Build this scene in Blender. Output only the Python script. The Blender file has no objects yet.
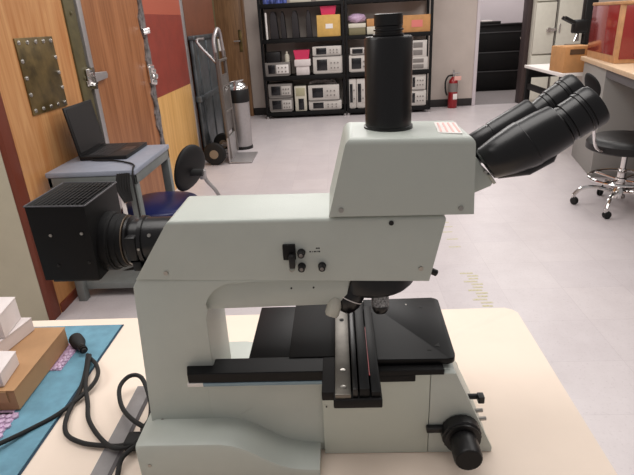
import bpy, bmesh, math, random
from math import sin, cos, pi, radians, sqrt
from mathutils import Vector, Matrix
random.seed(7)
C = bpy.context.scene.collection
SC = bpy.context.scene

# ------------------------------------------------------------ camera, world, light, exposure
PITCH, YAW, ROLL, F = radians(22.7), radians(3.0), radians(-3.1), 520.0
fw = Vector((-sin(YAW)*cos(PITCH), cos(YAW)*cos(PITCH), -sin(PITCH)))
rt = Vector((cos(YAW), sin(YAW), 0)); upv = rt.cross(fw)
r2 = cos(ROLL)*rt + sin(ROLL)*upv; u2 = -sin(ROLL)*rt + cos(ROLL)*upv
cd = bpy.data.cameras.new('camera'); cam = bpy.data.objects.new('camera', cd); C.objects.link(cam)
M = Matrix((r2, u2, -fw)).transposed().to_4x4(); M.translation = Vector((0, 0, 1.32))
cam.matrix_world = M
cd.sensor_width = 36; cd.lens = F/634*36; cd.clip_start = .02; cd.clip_end = 60
SC.camera = cam
w = bpy.data.worlds.new('world'); SC.world = w; w.use_nodes = True
w.node_tree.nodes['Background'].inputs[0].default_value = (1.0, .95, .94, 1)
w.node_tree.nodes['Background'].inputs[1].default_value = .30
def area(name, loc, size, power, col=(1, .965, .93), rot=(0, 0, 0)):
    l = bpy.data.lights.new(name, 'AREA'); l.shape = 'RECTANGLE'; l.size, l.size_y = size
    l.energy = power; l.color = col
    o = bpy.data.objects.new(name, l); o.location = loc; o.rotation_euler = rot; C.objects.link(o)
for k, (x, y, p) in enumerate([(-.3, 1.0, 25), (-2.2, .7, 20), (1.6, 1.4, 22), (-.1, 3.9, 34), (2.2, 3.9, 32), (-.1, 6.3, 34), (2.4, 6.3, 34), (3.0, 9.2, 34)]):  # second panel is a fill, added to brighten the beige partition
    area('ceiling_and_fill_panel', (x, y, 2.68), (1.3, 1.3), p)
SC.view_settings.view_transform = 'Standard'; SC.view_settings.look = 'None'
SC.view_settings.gamma = 1; SC.view_settings.use_curve_mapping = False
SC.view_settings.exposure = 0.0

# ------------------------------------------------------------ materials
def srgb(r, g, b):
    f = lambda c: (c/255/12.92) if c/255 <= .04045 else ((c/255+.055)/1.055)**2.4
    return (f(r), f(g), f(b), 1)
def mat(name, rgb, rough=.5, metal=0, spec=.5, var=0, scale=20, bump=0, bscale=200, coat=0, stretch=None, rgb2=None, alpha=1):
    m = bpy.data.materials.new(name); m.use_nodes = True; nt = m.node_tree; N = nt.nodes; L = nt.links
    b = N['Principled BSDF']; b.inputs['Roughness'].default_value = rough; b.inputs['Metallic'].default_value = metal
    b.inputs['Specular IOR Level'].default_value = spec; b.inputs['Coat Weight'].default_value = coat
    b.inputs['Base Color'].default_value = srgb(*rgb)
    tc = N.new('ShaderNodeTexCoord'); mp = N.new('ShaderNodeMapping'); L.new(tc.outputs['Object'], mp.inputs[0])
    if stretch: mp.inputs['Scale'].default_value = stretch
    if var or rgb2:
        n = N.new('ShaderNodeTexNoise'); n.inputs['Scale'].default_value = scale; n.inputs['Detail'].default_value = 5
        n.inputs['Roughness'].default_value = .6
        L.new(mp.outputs[0], n.inputs[0]); r = N.new('ShaderNodeValToRGB')
        if rgb2: a, c = srgb(*rgb), srgb(*rgb2)
        else:
            a = srgb(*[max(0, v*(1-var)) for v in rgb]); c = srgb(*[min(255, v*(1+var)) for v in rgb])
        r.color_ramp.elements[0].color = a; r.color_ramp.elements[1].color = c
        r.color_ramp.elements[0].position = .35; r.color_ramp.elements[1].position = .65
        L.new(n.outputs[0], r.inputs[0]); L.new(r.outputs[0], b.inputs['Base Color'])
    if bump:
        n2 = N.new('ShaderNodeTexNoise'); n2.inputs['Scale'].default_value = bscale; L.new(mp.outputs[0], n2.inputs[0])
        bp = N.new('ShaderNodeBump'); bp.inputs['Strength'].default_value = bump; bp.inputs['Distance'].default_value = .002
        L.new(n2.outputs[0], bp.inputs['Height']); L.new(bp.outputs[0], b.inputs['Normal'])
    return m
def floor_mat():
    m = mat('vinyl_tile', (207, 197, 199), .32, spec=.45); nt = m.node_tree; N = nt.nodes; L = nt.links; b = N['Principled BSDF']
    tc = N.new('ShaderNodeTexCoord'); mp = N.new('ShaderNodeMapping'); L.new(tc.outputs['Object'], mp.inputs[0])
    mp.inputs['Location'].default_value = (.11, .06, 0)
    br = N.new('ShaderNodeTexBrick'); br.offset = 0; br.squash = 1
    br.inputs['Scale'].default_value = 1; br.inputs['Brick Width'].default_value = .3048; br.inputs['Row Height'].default_value = .3048
    br.inputs['Mortar Size'].default_value = .0016; br.inputs['Mortar Smooth'].default_value = .4
    br.inputs['Color1'].default_value = srgb(206, 198, 200); br.inputs['Color2'].default_value = srgb(211, 203, 204)
    br.inputs['Mortar'].default_value = srgb(198, 189, 191)
    L.new(mp.outputs[0], br.inputs[0])
    n = N.new('ShaderNodeTexNoise'); n.inputs['Scale'].default_value = 5; n.inputs['Detail'].default_value = 8; n.inputs['Roughness'].default_value = .75
    L.new(tc.outputs['Object'], n.inputs[0])
    r = N.new('ShaderNodeValToRGB'); r.color_ramp.elements[0].color = (.84, .82, .82, 1); r.color_ramp.elements[0].position = .3; r.color_ramp.elements[1].position = .62
    L.new(n.outputs[0], r.inputs[0])
    n3 = N.new('ShaderNodeTexNoise'); n3.inputs['Scale'].default_value = 90; n3.inputs['Detail'].default_value = 3; L.new(tc.outputs['Object'], n3.inputs[0])
    r3 = N.new('ShaderNodeValToRGB'); r3.color_ramp.elements[0].color = (.78, .76, .76, 1); r3.color_ramp.elements[0].position = .28; r3.color_ramp.elements[1].position = .42
    L.new(n3.outputs[0], r3.inputs[0])
    mx = N.new('ShaderNodeMixRGB'); mx.blend_type = 'MULTIPLY'; mx.inputs[0].default_value = .55
    L.new(br.outputs[0], mx.inputs[1]); L.new(r.outputs[0], mx.inputs[2])
    m2 = N.new('ShaderNodeMixRGB'); m2.blend_type = 'MULTIPLY'; m2.inputs[0].default_value = .5
    L.new(mx.outputs[0], m2.inputs[1]); L.new(r3.outputs[0], m2.inputs[2]); L.new(m2.outputs[0], b.inputs['Base Color'])
    return m
def wood(name, c1, c2, rough=.4, sc=3.0, st=(9, 9, .55)):
    m = mat(name, c1, rough, spec=.4, stretch=st, scale=sc, rgb2=c2); N = m.node_tree.nodes; L = m.node_tree.links
    for n in N:
        if n.type == 'TEX_NOISE': n.inputs['Distortion'].default_value = .8; n.inputs['Detail'].default_value = 8
    return m
FLOOR = floor_mat()
WALL = mat('wall_paint', (188, 176, 168), .8, var=.02, scale=3)
WALLW = mat('wall_paint_white', (205, 196, 200), .8)
BEIGE = mat('beige_paint', (190, 182, 160), .6, var=.02, scale=4)
CARPET = mat('carpet', (128, 122, 122), .95, var=.12, scale=60, bump=.3)
BASEB = mat('baseboard_rubber', (38, 34, 34), .6)
DOORF = mat('door_frame_brown', (58, 44, 42), .5)
W_OR = wood('plywood_orange', (182, 122, 72), (208, 156, 104))
W_BR = wood('plywood_brown', (128, 78, 44), (164, 110, 72), sc=2.2)
W_LT = wood('plywood_light', (200, 152, 88), (222, 176, 112))
W_DK = wood('oak_door', (110, 78, 52), (146, 110, 76), sc=4)
W_RED = mat('red_paint', (134, 54, 42), .45, var=.05, scale=8)
W_RDBR = mat('red_brown_edge', (112, 50, 30), .5)
W_BRN = mat('brown_paint', (112, 66, 46), .5, var=.05, scale=6)
BRASS = mat('aged_brass', (78, 66, 40), .38, .55, rgb2=(128, 108, 66), scale=9)
OLIVE = mat('olive_metal', (92, 84, 54), .5, .3, var=.08, scale=15)
STEEL = mat('brushed_steel', (176, 172, 172), .42, .7, var=.02, scale=30)
GALV = mat('galvanized_sheet', (104, 110, 114), .38, .75, var=.16, scale=5)
CHROME = mat('chrome', (225, 222, 220), .12, 1)
SCREW = mat('screw_metal', (170, 166, 160), .28, .9)
TAPE = mat('silver_tape', (120, 116, 116), .4, .5, var=.3, scale=25)
GREYP = mat('grey_frame_paint', (118, 122, 120), .5, var=.03)
TABG = mat('grey_laminate', (150, 156, 170), .4, var=.02)
BLK = mat('black_plastic', (19, 18, 19), .42, spec=.4)
BLKM = mat('black_matte', (15, 14, 15), .62, spec=.25)
BLKA = mat('black_anodised', (15, 14, 16), .30, .0, spec=.45)
BLKS = mat('black_satin_plate', (13, 13, 15), .42, .0, spec=.2)
RUB = mat('black_rubber', (16, 15, 15), .7)
NAVY = mat('navy_vinyl', (28, 34, 84), .3, var=.04)
CREAM = mat('cream_laminate', (242, 224, 208), .62, spec=.25, var=.012, scale=5)
CREAME = mat('cream_edge', (222, 198, 168), .5)
BODY = mat('instrument_paint', (188, 193, 186), .40, bump=.12, bscale=900, var=.008)
BODYL = mat('instrument_paint_light', (194, 199, 189), .42, bump=.1, bscale=900)
HEADP = mat('instrument_paint_head', (186, 191, 184), .40, bump=.12, bscale=900)
PALE = mat('pale_grey_cap', (196, 194, 182), .5)
MATB = mat('blue_mat', (100, 146, 166), .7, var=.05, scale=40)
MATE = mat('blue_mat_edge', (34, 62, 82), .7)
CARD = mat('cardboard', (174, 134, 96), .8, var=.04, scale=12)
CARD2 = mat('cardboard_orange', (186, 136, 86), .8, var=.04, scale=12)
CARDY = mat('cardboard_yellow', (206, 166, 92), .8, var=.03)
WBOX = mat('white_card', (222, 212, 210), .7, var=.02)
PINK = mat('pink_plastic', (214, 52, 96), .45)
LILAC = mat('lilac_wrap', (190, 162, 190), .3, var=.12, scale=90, bump=1, bscale=110)
BLUEP = mat('blue_plastic', (70, 82, 140), .5, var=.4, scale=20)
CRM = mat('cream_case', (206, 200, 184), .5)
GRYC = mat('grey_case', (122, 116, 112), .5)
LTC = mat('light_grey_case', (198, 192, 186), .5)
SCRN = mat('dark_display', (24, 24, 28), .2)
RED = mat('extinguisher_red', (140, 14, 22), .35, coat=.2)
LBLW = mat('white_label', (232, 226, 222), .5)
LBLR = mat('red_print', (214, 120, 112), .5)
LBLP = mat('faint_red_print', (236, 186, 180), .5)
INK = mat('dark_print', (40, 40, 42), .6)
YEL = mat('yellow_floor_mark', (192, 186, 130), .6, rgb2=(206, 197, 186), scale=70)
CRATER = mat('crate_red_panel', (146, 44, 40), .18, coat=.4)
CRATEW = mat('crate_pale_wood', (196, 148, 104), .5, var=.05)
BENCHT = mat('bench_top_wood', (206, 178, 146), .45, var=.03)
BENCHG = mat('bench_light_grey', (150, 148, 144), .6)
BENCHD = mat('bench_dark_grey', (92, 90, 92), .7)
CABW = mat('cabinet_white', (212, 208, 194), .45, var=.01)
COATK = mat('dark_cloth', (44, 40, 42), .8)
GRYBAG = mat('grey_film', (118, 112, 110), .35, var=.12, scale=12)
COPPER = mat('copper_ring', (112, 98, 84), .45, .5)
REFLB = mat('blue_grey_reflection', (120, 142, 156), .35, .3)  # reflection below the slide bar, put into the colour
SILV = mat('silver_engraved', (190, 190, 190), .5, .1, rgb2=(70, 70, 72), scale=420)
GREEN = mat('circuit_green', (50, 72, 50), .5, rgb2=(24, 26, 24), scale=60)

GLASS = mat('clear_glass', (235, 238, 238), .05); GLASS.node_tree.nodes['Principled BSDF'].inputs['Transmission Weight'].default_value = 1
# ------------------------------------------------------------ mesh helpers
def V(*a): return Vector(a)
def box(bm, x0, x1, y0, y1, z0, z1, bev=0, seg=2, mtx=None):
    vs = [bm.verts.new((x, y, z)) for x in (x0, x1) for y in (y0, y1) for z in (z0, z1)]
    fs = [(0, 1, 3, 2), (4, 6, 7, 5), (0, 4, 5, 1), (2, 3, 7, 6), (0, 2, 6, 4), (1, 5, 7, 3)]
    F_ = [bm.faces.new([vs[i] for i in f]) for f in fs]
    out = vs
    if bev > 0:
        ed = list({e for f in F_ for e in f.edges})
        r = bmesh.ops.bevel(bm, geom=ed, offset=bev, segments=seg, profile=.5, affect='EDGES')
        out = list({v for v in r['verts']})
    if mtx is not None: bmesh.ops.transform(bm, matrix=mtx, verts=out)
    return bm
def frame_of(d):
    d = d.normalized(); a = V(0, 0, 1) if abs(d.z) < .95 else V(0, 1, 0)
    x = a.cross(d).normalized(); return x, d.cross(x)
def ringv(bm, c, d, r, n, sx=1, sy=1):
    x, y = frame_of(d)
    return [bm.verts.new(c + r*sx*cos(2*pi*k/n)*x + r*sy*sin(2*pi*k/n)*y) for k in range(n)]
def skin(bm, rings, cap=True):
    n = len(rings[0])
    for a, b in zip(rings, rings[1:]):
        for k in range(n): bm.faces.new((a[k], a[(k+1) % n], b[(k+1) % n], b[k]))
    if cap: bm.faces.new(list(reversed(rings[0]))); bm.faces.new(rings[-1])
def lathe(bm, base, axis, prof, n=32, cap=True):      # prof: (distance along axis, radius)
    base = Vector(base); axis = Vector(axis).normalized()
    skin(bm, [ringv(bm, base+axis*t, axis, max(r, 1e-5), n) for t, r in prof], cap); return bm
def cyl(bm, a, b, r, n=20, r2=None, bev=0):
    a, b = Vector(a), Vector(b); L = (b-a).length; r2 = r if r2 is None else r2
    pr = [(0, r), (L, r2)] if not bev else [(0, r-bev), (bev, r), (L-bev, r2), (L, r2-bev)]
    return lathe(bm, a, b-a, pr, n)
def tube(bm, pts, r, n=8, smooth=0, closed=False):
    pts = [Vector(p) for p in pts]
    if smooth:
        q = []; m = len(pts)
        for i in range(m-1):
            p0, p1, p2, p3 = pts[max(i-1, 0)], pts[i], pts[i+1], pts[min(i+2, m-1)]
            for k in range(smooth):
                t = k/smooth
                q.append(.5*((2*p1)+(-p0+p2)*t+(2*p0-5*p1+4*p2-p3)*t*t+(-p0+3*p1-3*p2+p3)*t**3))
        q.append(pts[-1]); pts = q
    rings = []; px = None; m = len(pts)
    for i, p in enumerate(pts):
        if closed: d = (pts[(i+1) % m]-pts[i-1]).normalized()
        else: d = (pts[min(i+1, m-1)]-pts[max(i-1, 0)]).normalized()
        if px is None: px = frame_of(d)[0]
        else: px = (px - d*px.dot(d)).normalized()
        y = d.cross(px)
        rings.append([bm.verts.new(p + r*cos(2*pi*k/n)*px + r*sin(2*pi*k/n)*y) for k in range(n)])
    if closed:
        skin(bm, rings+[rings[0]], False)
    else: skin(bm, rings)
    return bm
def prism(bm, poly, y0, y1, bev=0, axis='y', seg=3, taper=None):
    def P(a, b, c):
        return (a, c, b) if axis == 'y' else ((a, b, c) if axis == 'z' else (c, a, b))
    A = [bm.verts.new(P(a, b, y0)) for a, b in poly]; B = [bm.verts.new(P(a, b, y1)) for a, b in poly]
    n = len(poly); fs = [bm.faces.new(A), bm.faces.new(list(reversed(B)))]
    for k in range(n): bm.faces.new((A[k], B[k], B[(k+1) % n], A[(k+1) % n]))
    if bev:
        ed = list({e for f in fs for e in f.edges})
        bmesh.ops.bevel(bm, geom=ed, offset=bev, segments=seg, profile=.5, affect='EDGES')
    return bm
def prism_top(bm, poly, y0, y1, zmin, bev, seg=4, small=.0012):
    A = [bm.verts.new((a, y0, b)) for a, b in poly]; B_ = [bm.verts.new((a, y1, b)) for a, b in poly]
    n = len(poly); fs = [bm.faces.new(A), bm.faces.new(list(reversed(B_)))]
    for k in range(n): fs.append(bm.faces.new((A[k], B_[k], B_[(k+1) % n], A[(k+1) % n])))
    ed = list({e for f in fs for e in f.edges}); top = [e for e in ed if all(v.co.z > zmin for v in e.verts)]
    bmesh.ops.bevel(bm, geom=top, offset=bev, segments=seg, profile=.5, affect='EDGES')
    return bm
def arc(cx, cy, r, a0, a1, n=8):
    return [(cx+r*cos(radians(a0+(a1-a0)*k/n)), cy+r*sin(radians(a0+(a1-a0)*k/n))) for k in range(n+1)]
def B(): return bmesh.new()
def obj(name, bm, m, parent=None, smooth=True, label=None, kind=None):
    bmesh.ops.recalc_face_normals(bm, faces=bm.faces[:])
    me = bpy.data.meshes.new(name); bm.to_mesh(me); bm.free()
    me.materials.append(m)
    o = bpy.data.objects.new(name, me); C.objects.link(o)
    if smooth:
        for p in me.polygons: p.use_smooth = True
        me.set_sharp_from_angle(angle=radians(35))
    if parent: o.parent = parent
    if label: o['label'] = label
    if kind: o['kind'] = kind
    return o
def tag(o, label, cat, group=None):
    o['label'] = label; o['category'] = cat
    if group: o['group'] = group
    return o
def thing(name, label, cat, group=None):
    o = bpy.data.objects.new(name, None); o.empty_display_size = .05; C.objects.link(o); return tag(o, label, cat, group)
def settle(root, loc, rz=0, move=False):
    """put the Empty at loc; parts keep their place (or move along when move is set)"""
    if not move:
        T = Matrix.Translation(-Vector(loc)); seen = set()
        def rec(o):
            for c in o.children:
                if c.type == 'MESH' and c.data.name not in seen: seen.add(c.data.name); c.data.transform(T)
                rec(c)
        if root.type == 'MESH': root.data.transform(T)
        rec(root)
    root.location = loc; root.rotation_euler = (0, 0, rz)
def struct(name, bm, m, kind='structure'):
    o = obj(name, bm, m); o['kind'] = kind; return o
def solo(name, bm, m, label, cat, loc=None, group=None):
    o = tag(obj(name, bm, m), label, cat, group)
    if loc: settle(o, loc)
    return o
def dup(root, loc, label=None):
    r = root.copy(); C.objects.link(r); r.location = loc
    if label: r['label'] = label
    for ch in list(root.children):
        c = ch.copy(); C.objects.link(c); c.parent = r
        for g in list(ch.children):
            d = g.copy(); C.objects.link(d); d.parent = c
    return r
def screw(parent, p, d, r=.0022, h=.001, m=SCREW):
    p = Vector(p); d = Vector(d)
    return obj('screw', cyl(B(), p-d*.003, p+d*h, r, 12), m, parent)

# ------------------------------------------------------------ setting
struct('floor', box(B(), -3.2, 5.2, -1.2, 8.17, -.05, 0), FLOOR)
struct('floor_carpet', box(B(), 1.9, 5.2, 8.17, 10.5, -.05, 0), CARPET)
bm = B(); box(bm, -3.2, 2.03, 8.15, 8.27, 0, 2.7); struct('wall_back', bm, WALL)
bm = B(); box(bm, 2.03, 2.08, 8.13, 8.29, 0, 2.7, .006); struct('trim_1', bm, WALLW)
bm = B(); box(bm, 2.80, 5.2, 8.15, 8.27, 0, 2.7); struct('wall_back_right', bm, WALL)
bm = B(); box(bm, 2.725, 2.80, 8.10, 8.29, 0, 2.7, .004); struct('trim_2', bm, DOORF)
bm = B(); box(bm, 1.7, 5.2, 10.4, 10.5, 0, 2.7); struct('wall_alcove', bm, WALLW)
bm = B(); box(bm, 1.75, 1.87, 8.27, 10.4, 0, 2.7); struct('wall_alcove_left', bm, WALLW)
bm = B(); box(bm, 5.1, 5.2, -1.2, 10.4, 0, 2.7); struct('wall_right', bm, WALL)
bm = B(); box(bm, -3.2, -3.1, -1.2, 8.2, 0, 2.7); struct('wall_left', bm, WALL)
bm = B(); box(bm, -3.1, -1.475, 2.19, 2.25, 0, 2.7); struct('wall_partition', bm, BEIGE)
bm = B(); box(bm, -1.294, 2.03, 8.137, 8.151, 0, .11, .003); struct('baseboard_back', bm, BASEB)
# oak door in the back wall beside the crates
d = struct('door_1', box(B(), -1.755, -1.335, 8.09, 8.152, 0, 2.05, .003), W_DK)
bm = B(); box(bm, -1.375, -1.325, 8.075, 8.09, .93, 1.22, .003); hp = obj('handle_plate', box(B(), -1.41, -1.36, 8.08, 8.092, .94, 1.24, .003), BRASS, d); bm.free()
bm = B(); cyl(bm, (-1.385, 8.08, 1.09), (-1.385, 8.04, 1.09), .012); cyl(bm, (-1.385, 8.045, 1.09), (-1.48, 8.04, 1.09), .011); obj('lever', bm, CHROME, hp)
bm = B(); box(bm, -1.333, -1.295, 8.08, 8.155, 0, 2.1, .003); struct('trim_3', bm, W_DK)
struct('wall_shade_strip', box(B(), -1.86, -1.757, 8.07, 8.155, 0, 2.1, .003), DOORF)  # dark strip painted for the shade on the wall beside the door

# ------------------------------------------------------------ crates and panels along the left wall
def rivet_list(bm, pts, r=.012, out=.01):
    for y, z in pts: lathe(bm, (-1.452, y, z), (1, 0, 0), [(0, r), (out*.6, r*.8), (out, r*.3)], 10)
t = thing('shipping_crate', 'tall orange plywood crate with riveted brass plate, nearest on the left', 'crate')
obj('side_panel', box(B(), -1.95, -1.45, 2.263, 2.99, 0, 2.3), W_OR, t)
obj('edge_strip', box(B(), -1.474, -1.446, 2.188, 2.262, 0, 2.3, .003), W_RDBR, t, label='red brown edge strip')
obj('kick_board', box(B(), -1.455, -1.443, 2.27, 2.99, 0, .05, .002), W_RDBR, t)
bp = obj('brass_plate', box(B(), -1.45, -1.443, 2.46, 2.80, .965, 1.31, .002), BRASS, t, label='stained brass plate')
for k in range(5):
    for zz in (.985, 1.29): obj('rivet', lathe(B(), (-1.443, 2.485+k*.0725, zz), (1, 0, 0), [(0, .011), (.005, .009), (.008, .003)], 10), SCREW, bp)
for zz in (1.06, 1.135, 1.21):
    for yy in (2.478, 2.785): obj('rivet', lathe(B(), (-1.443, yy, zz), (1, 0, 0), [(0, .011), (.005, .009), (.008, .003)], 10), SCREW, bp)
rl = obj('metal_edge', box(B(), -1.95, -1.44, 2.99, 3.115, 0, 2.3, .004), OLIVE, t, label='olive metal edge rail')
for zz in (.35, .72, 1.08, 1.42, 1.8): obj('rivet', lathe(B(), (-1.44, 3.05, zz), (1, 0, 0), [(0, .013), (.006, .01), (.009, .003)], 10), OLIVE, rl)
settle(t, (-1.7, 2.65, 0))
t = thing('shipping_crate', 'tall brown plywood crate with steel latch and ragged silver taped edge', 'crate')
obj('side_panel', box(B(), -1.95, -1.45, 3.21, 4.17, 0, 2.3), W_BR, t)
obj('steel_edge', box(B(), -1.955, -1.442, 3.155, 3.21, 0, 2.3, .004), STEEL, t)
bm = B(); box(bm, -1.439, -1.432, 3.06, 3.20, 1.03, 1.06, .002)
for zz in (1.025, 1.115): cyl(bm, (-1.439, 3.12, zz), (-1.41, 3.12, zz), .018, 12)
box(bm, -1.439, -1.425, 3.07, 3.17, 1.04, 1.125, .006)
la = obj('latch', bm, CHROME, t)
bm = B(); prism(bm, [(3.125, 1.10), (3.125, 1.04), (3.34, 1.05), (3.355, 1.07), (3.34, 1.09)], -1.4415, -1.428, .003, axis='x'); obj('hasp', bm, STEEL, la)
bm = B()
n = 46; L_, R_ = [], []
for k in range(n+1):
    z = 2.3*k/n; L_.append((4.14+random.uniform(-.03, .03), z)); R_.append((4.235+random.uniform(-.012, .012), z))
prism(bm, L_+R_[::-1], -1.46, -1.438, axis='x'); obj('tape_strip', bm, TAPE, t, smooth=False, label='torn silver tape')
bm = B()
for zz in (1.29, 1.31): cyl(bm, (-1.44, 4.15, zz), (-1.41, 4.2, zz+.01), .014, 8)
obj('clasp', bm, CHROME, t); bm = B()
for zz, yy in ((1.05, 4.14), (1.02, 4.17), (.98, 4.2), (.94, 4.16)):
    cyl(bm, (-1.45, yy, zz), (-1.405, yy+.02, zz-.01), .022, 8)
box(bm, -1.45, -1.42, 4.12, 4.22, .93, 1.06, .012); obj('clasp', bm, CHROME, t)
settle(t, (-1.7, 3.7, 0))
t = thing('shipping_crate', 'tall crate, dark red above and pale wood below, steel edged', 'crate')
obj('lower_panel', box(B(), -1.95, -1.45, 4.26, 5.30, 0, .80), W_LT, t, label='pale wood lower panel')
obj('upper_panel', box(B(), -1.95, -1.45, 4.26, 5.30, .80, 1.425), W_RED, t, label='dark red panel')
obj('top_panel', box(B(), -1.95, -1.45, 4.26, 5.30, 1.425, 2.3), mat('salmon_paint', (168, 84, 62), .5), t, label='salmon top band')
obj('steel_edge', box(B(), -1.955, -1.44, 5.30, 5.37, 0, 2.3, .004), STEEL, t)
settle(t, (-1.7, 4.8, 0))
t = thing('shipping_crate', 'tall dark brown painted crate behind the galvanized sheet', 'crate')
obj('side_panel', box(B(), -1.95, -1.45, 5.42, 6.74, 0, 2.3), W_BRN, t)
obj('metal_edge', box(B(), -1.955, -1.445, 6.74, 6.80, 0, 2.3, .004), OLIVE, t)
obj('white_plate', box(B(), -1.47, -1.425, 6.801, 6.92, 1.02, 1.16, .006), LBLW, t, label='small white plate on crate edge')
settle(t, (-1.7, 6.0, 0))
# galvanized sheet leaning behind the truck
bm = B(); box(bm, -1.435, -1.395, 5.40, 6.52, 0, 1.22, .012)
for yy in (5.55, 5.95, 6.35): box(bm, -1.40, -1.385, yy-.03, yy+.03, .05, 1.18, .006)
box(bm, -1.44, -1.37, 5.38, 6.54, 1.195, 1.235, .01); box(bm, -1.44, -1.375, 5.38, 6.54, .60, .66, .01)
solo('metal_sheet', bm, GALV, 'dull grey galvanized ribbed panel leaning behind the hand truck', 'metal panel', (-1.41, 5.86, 0))
# hand truck
t = thing('hand_truck', 'grey metal hand truck with black wheels and loop handle', 'hand truck')
fr = B()
X = -1.115
for y in (5.22, 5.60): tube(fr, [(X, y, .05), (X-.02, y, .6), (X-.03, y, 1.08)], .018, 10)
for z in (.25, .5, .75, 1.0): cyl(fr, (X-.015, 5.22, z), (X-.015, 5.60, z), .014, 10)
box(fr, X-.02, X+.005, 5.205, 5.245, .03, 1.0, .004)
box(fr, X-.035, X-.015, 5.23, 5.59, .30, .86, .004)
obj('frame', fr, mat('truck_grey', (112, 106, 102), .4, .5), t)
bm = B(); tube(bm, [(X-.03, 5.22, 1.02), (X-.04, 5.235, 1.18), (X-.03, 5.32, 1.26), (X-.03, 5.41, 1.285), (X-.03, 5.50, 1.26), (X-.04, 5.585, 1.18), (X-.03, 5.60, 1.02)], .018, 10, 6)
tube(bm, [(X-.03, 5.22, .98), (X-.17, 5.22, 1.14), (X-.20, 5.25, 1.2), (X-.20, 5.5, 1.2)], .012, 8, 5)
obj('loop_handle', bm, STEEL, t)
bm = B(); box(bm, X-.01, X+.22, 5.18, 5.62, .004, .016, .003); box(bm, X-.015, X, 5.18, 5.62, .01, .26, .003)
obj('toe_plate', bm, STEEL, t)
obj('axle', cyl(B(), (-1.265, 5.21, .115), (-1.265, 5.66, .115), .014, 10), STEEL, t)
for y in (5.135, 5.62):
    wh = obj('wheel', lathe(B(), (-1.265, y, .115), (0, 1, 0), [(0, .075), (.008, .105), (.02, .115), (.045, .115), (.057, .105), (.065, .075)], 28), RUB, t)
    obj('hub', lathe(B(), (-1.265, y-.006, .115), (0, 1, 0), [(0, .02), (.002, .045), (.07, .045), (.077, .02)], 20), mat('hub_tan', (140, 124, 104), .5), wh)
for y in (5.235, 5.57): obj('bracket', box(B(), -1.265, X, y, y+.022, .1, .14, .003), STEEL, t)
settle(t, (-1.2, 5.41, 0))
# trash can
t = thing('trash_can', 'tall stainless steel bin with black band and domed lid', 'bin')
cx, cy = -1.10, 5.9
obj('body', lathe(B(), (cx, cy, 0), (0, 0, 1), [(.03, .105), (.035, .107), (.52, .116)], 40), STEEL, t)
obj('base_ring', lathe(B(), (cx, cy, 0), (0, 0, 1), [(0, .112), (.03, .112), (.034, .108)], 40), BLK, t)
obj('collar', lathe(B(), (cx, cy, 0), (0, 0, 1), [(.52, .117), (.525, .121), (.65, .121), (.66, .115)], 40), BLK, t)
ld = obj('lid', lathe(B(), (cx, cy, 0), (0, 0, 1), [(.655, .116), (.68, .112), (.71, .095), (.735, .06), (.745, .01)], 40), CHROME, t)
obj('flap_rim', tube(B(), [(cx+.075*cos(a), cy-.02+.06*sin(a), .742+.012*cos(a)) for a in [2*pi*k/20 for k in range(20)]], .006, 6, closed=True), STEEL, ld)
settle(t, (cx, cy, 0))

# ------------------------------------------------------------ shelving units
def rack(x0, x1, levels, label):
    t = thing('shelving_unit', label, 'shelf', 'black shelving units against the back wall')
    y0, y1 = 7.74, 8.12
    for x in (x0+.02, x1-.02):
        for y in (y0+.02, y1-.02):
            bm = B(); box(bm, x-.018, x+.018, y-.018, y+.018, .03, 2.05, .003)
            p = obj('post', bm, BLKM, t); obj('foot', cyl(B(), (x, y, 0), (x, y, .035), .02, 10), STEEL, p)
    for z in levels:
        bm = B(); box(bm, x0+.03, x1-.03, y0, y1, z-.035, z, .004)
        for yy in (y0-.004, y1-.006): box(bm, x0+.03, x1-.03, yy, yy+.01, z-.05, z+.005, .001)
        obj('shelf', bm, BLKM, t)
    settle(t, ((x0+x1)/2, 7.93, 0)); return t
LV = (.085, .59, 1.09, 1.545)
rack(-1.055, .125, LV, 'left black steel shelving unit loaded with instruments and bins')
rack(.135, 1.345, LV, 'right black steel shelving unit behind the camera tube')
LV = tuple(z+.0055 for z in LV)
G = 'equipment on the shelving units'
def scope(x0, x1, z0, h, case, label, split=.5, two=False):
    t = thing('oscilloscope', label, 'instrument', 'bench instruments on the shelving units')
    y = 7.76; z1 = z0+h; W = x1-x0
    obj('case', box(B(), x0, x1, y, y+.28, z0+.012, z1, .008), case, t)
    bm = B(); tube(bm, [(x0+.02, y-.004, z0+.01), (x1-.02, y-.004, z0+.01)], .008, 6); obj('front_rail', bm, GRYC, t)
    sx = x0+W*.13; ex = x0+W*split
    obj('display', box(B(), sx, ex, y-.006, y+.01, z0+h*.22, z1-h*.16, .003), SCRN, t)
    cp = obj('control_panel', box(B(), ex+W*.05, x1-W*.06, y-.004, y+.01, z0+h*.2, z1-h*.16, .002), LTC if case is LTC or case is GRYC else CRM, t)
    nx = 3 if W > .2 else 1
    for i in range(nx):
        for j in range(2):
            kx = ex+W*.1+(i+.3)*(x1-W*.08-ex-W*.1)/nx; kz = z0+h*(.35+.28*j)
            obj('knob', cyl(B(), (kx, y-.016, kz), (kx, y, kz), min(.010, h*.07), 8), GRYC, cp)
    settle(t, ((x0+x1)/2, y+.14, z0)); return t
def bx(name, x0, x1, z0, h, m, label, cat, y=7.77, d=.24, group=None):
    o = solo(name, box(B(), x0, x1, y, y+d, z0, z0+h, .006), m, label, cat, ((x0+x1)/2, y+d/2, z0), group); return o
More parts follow.
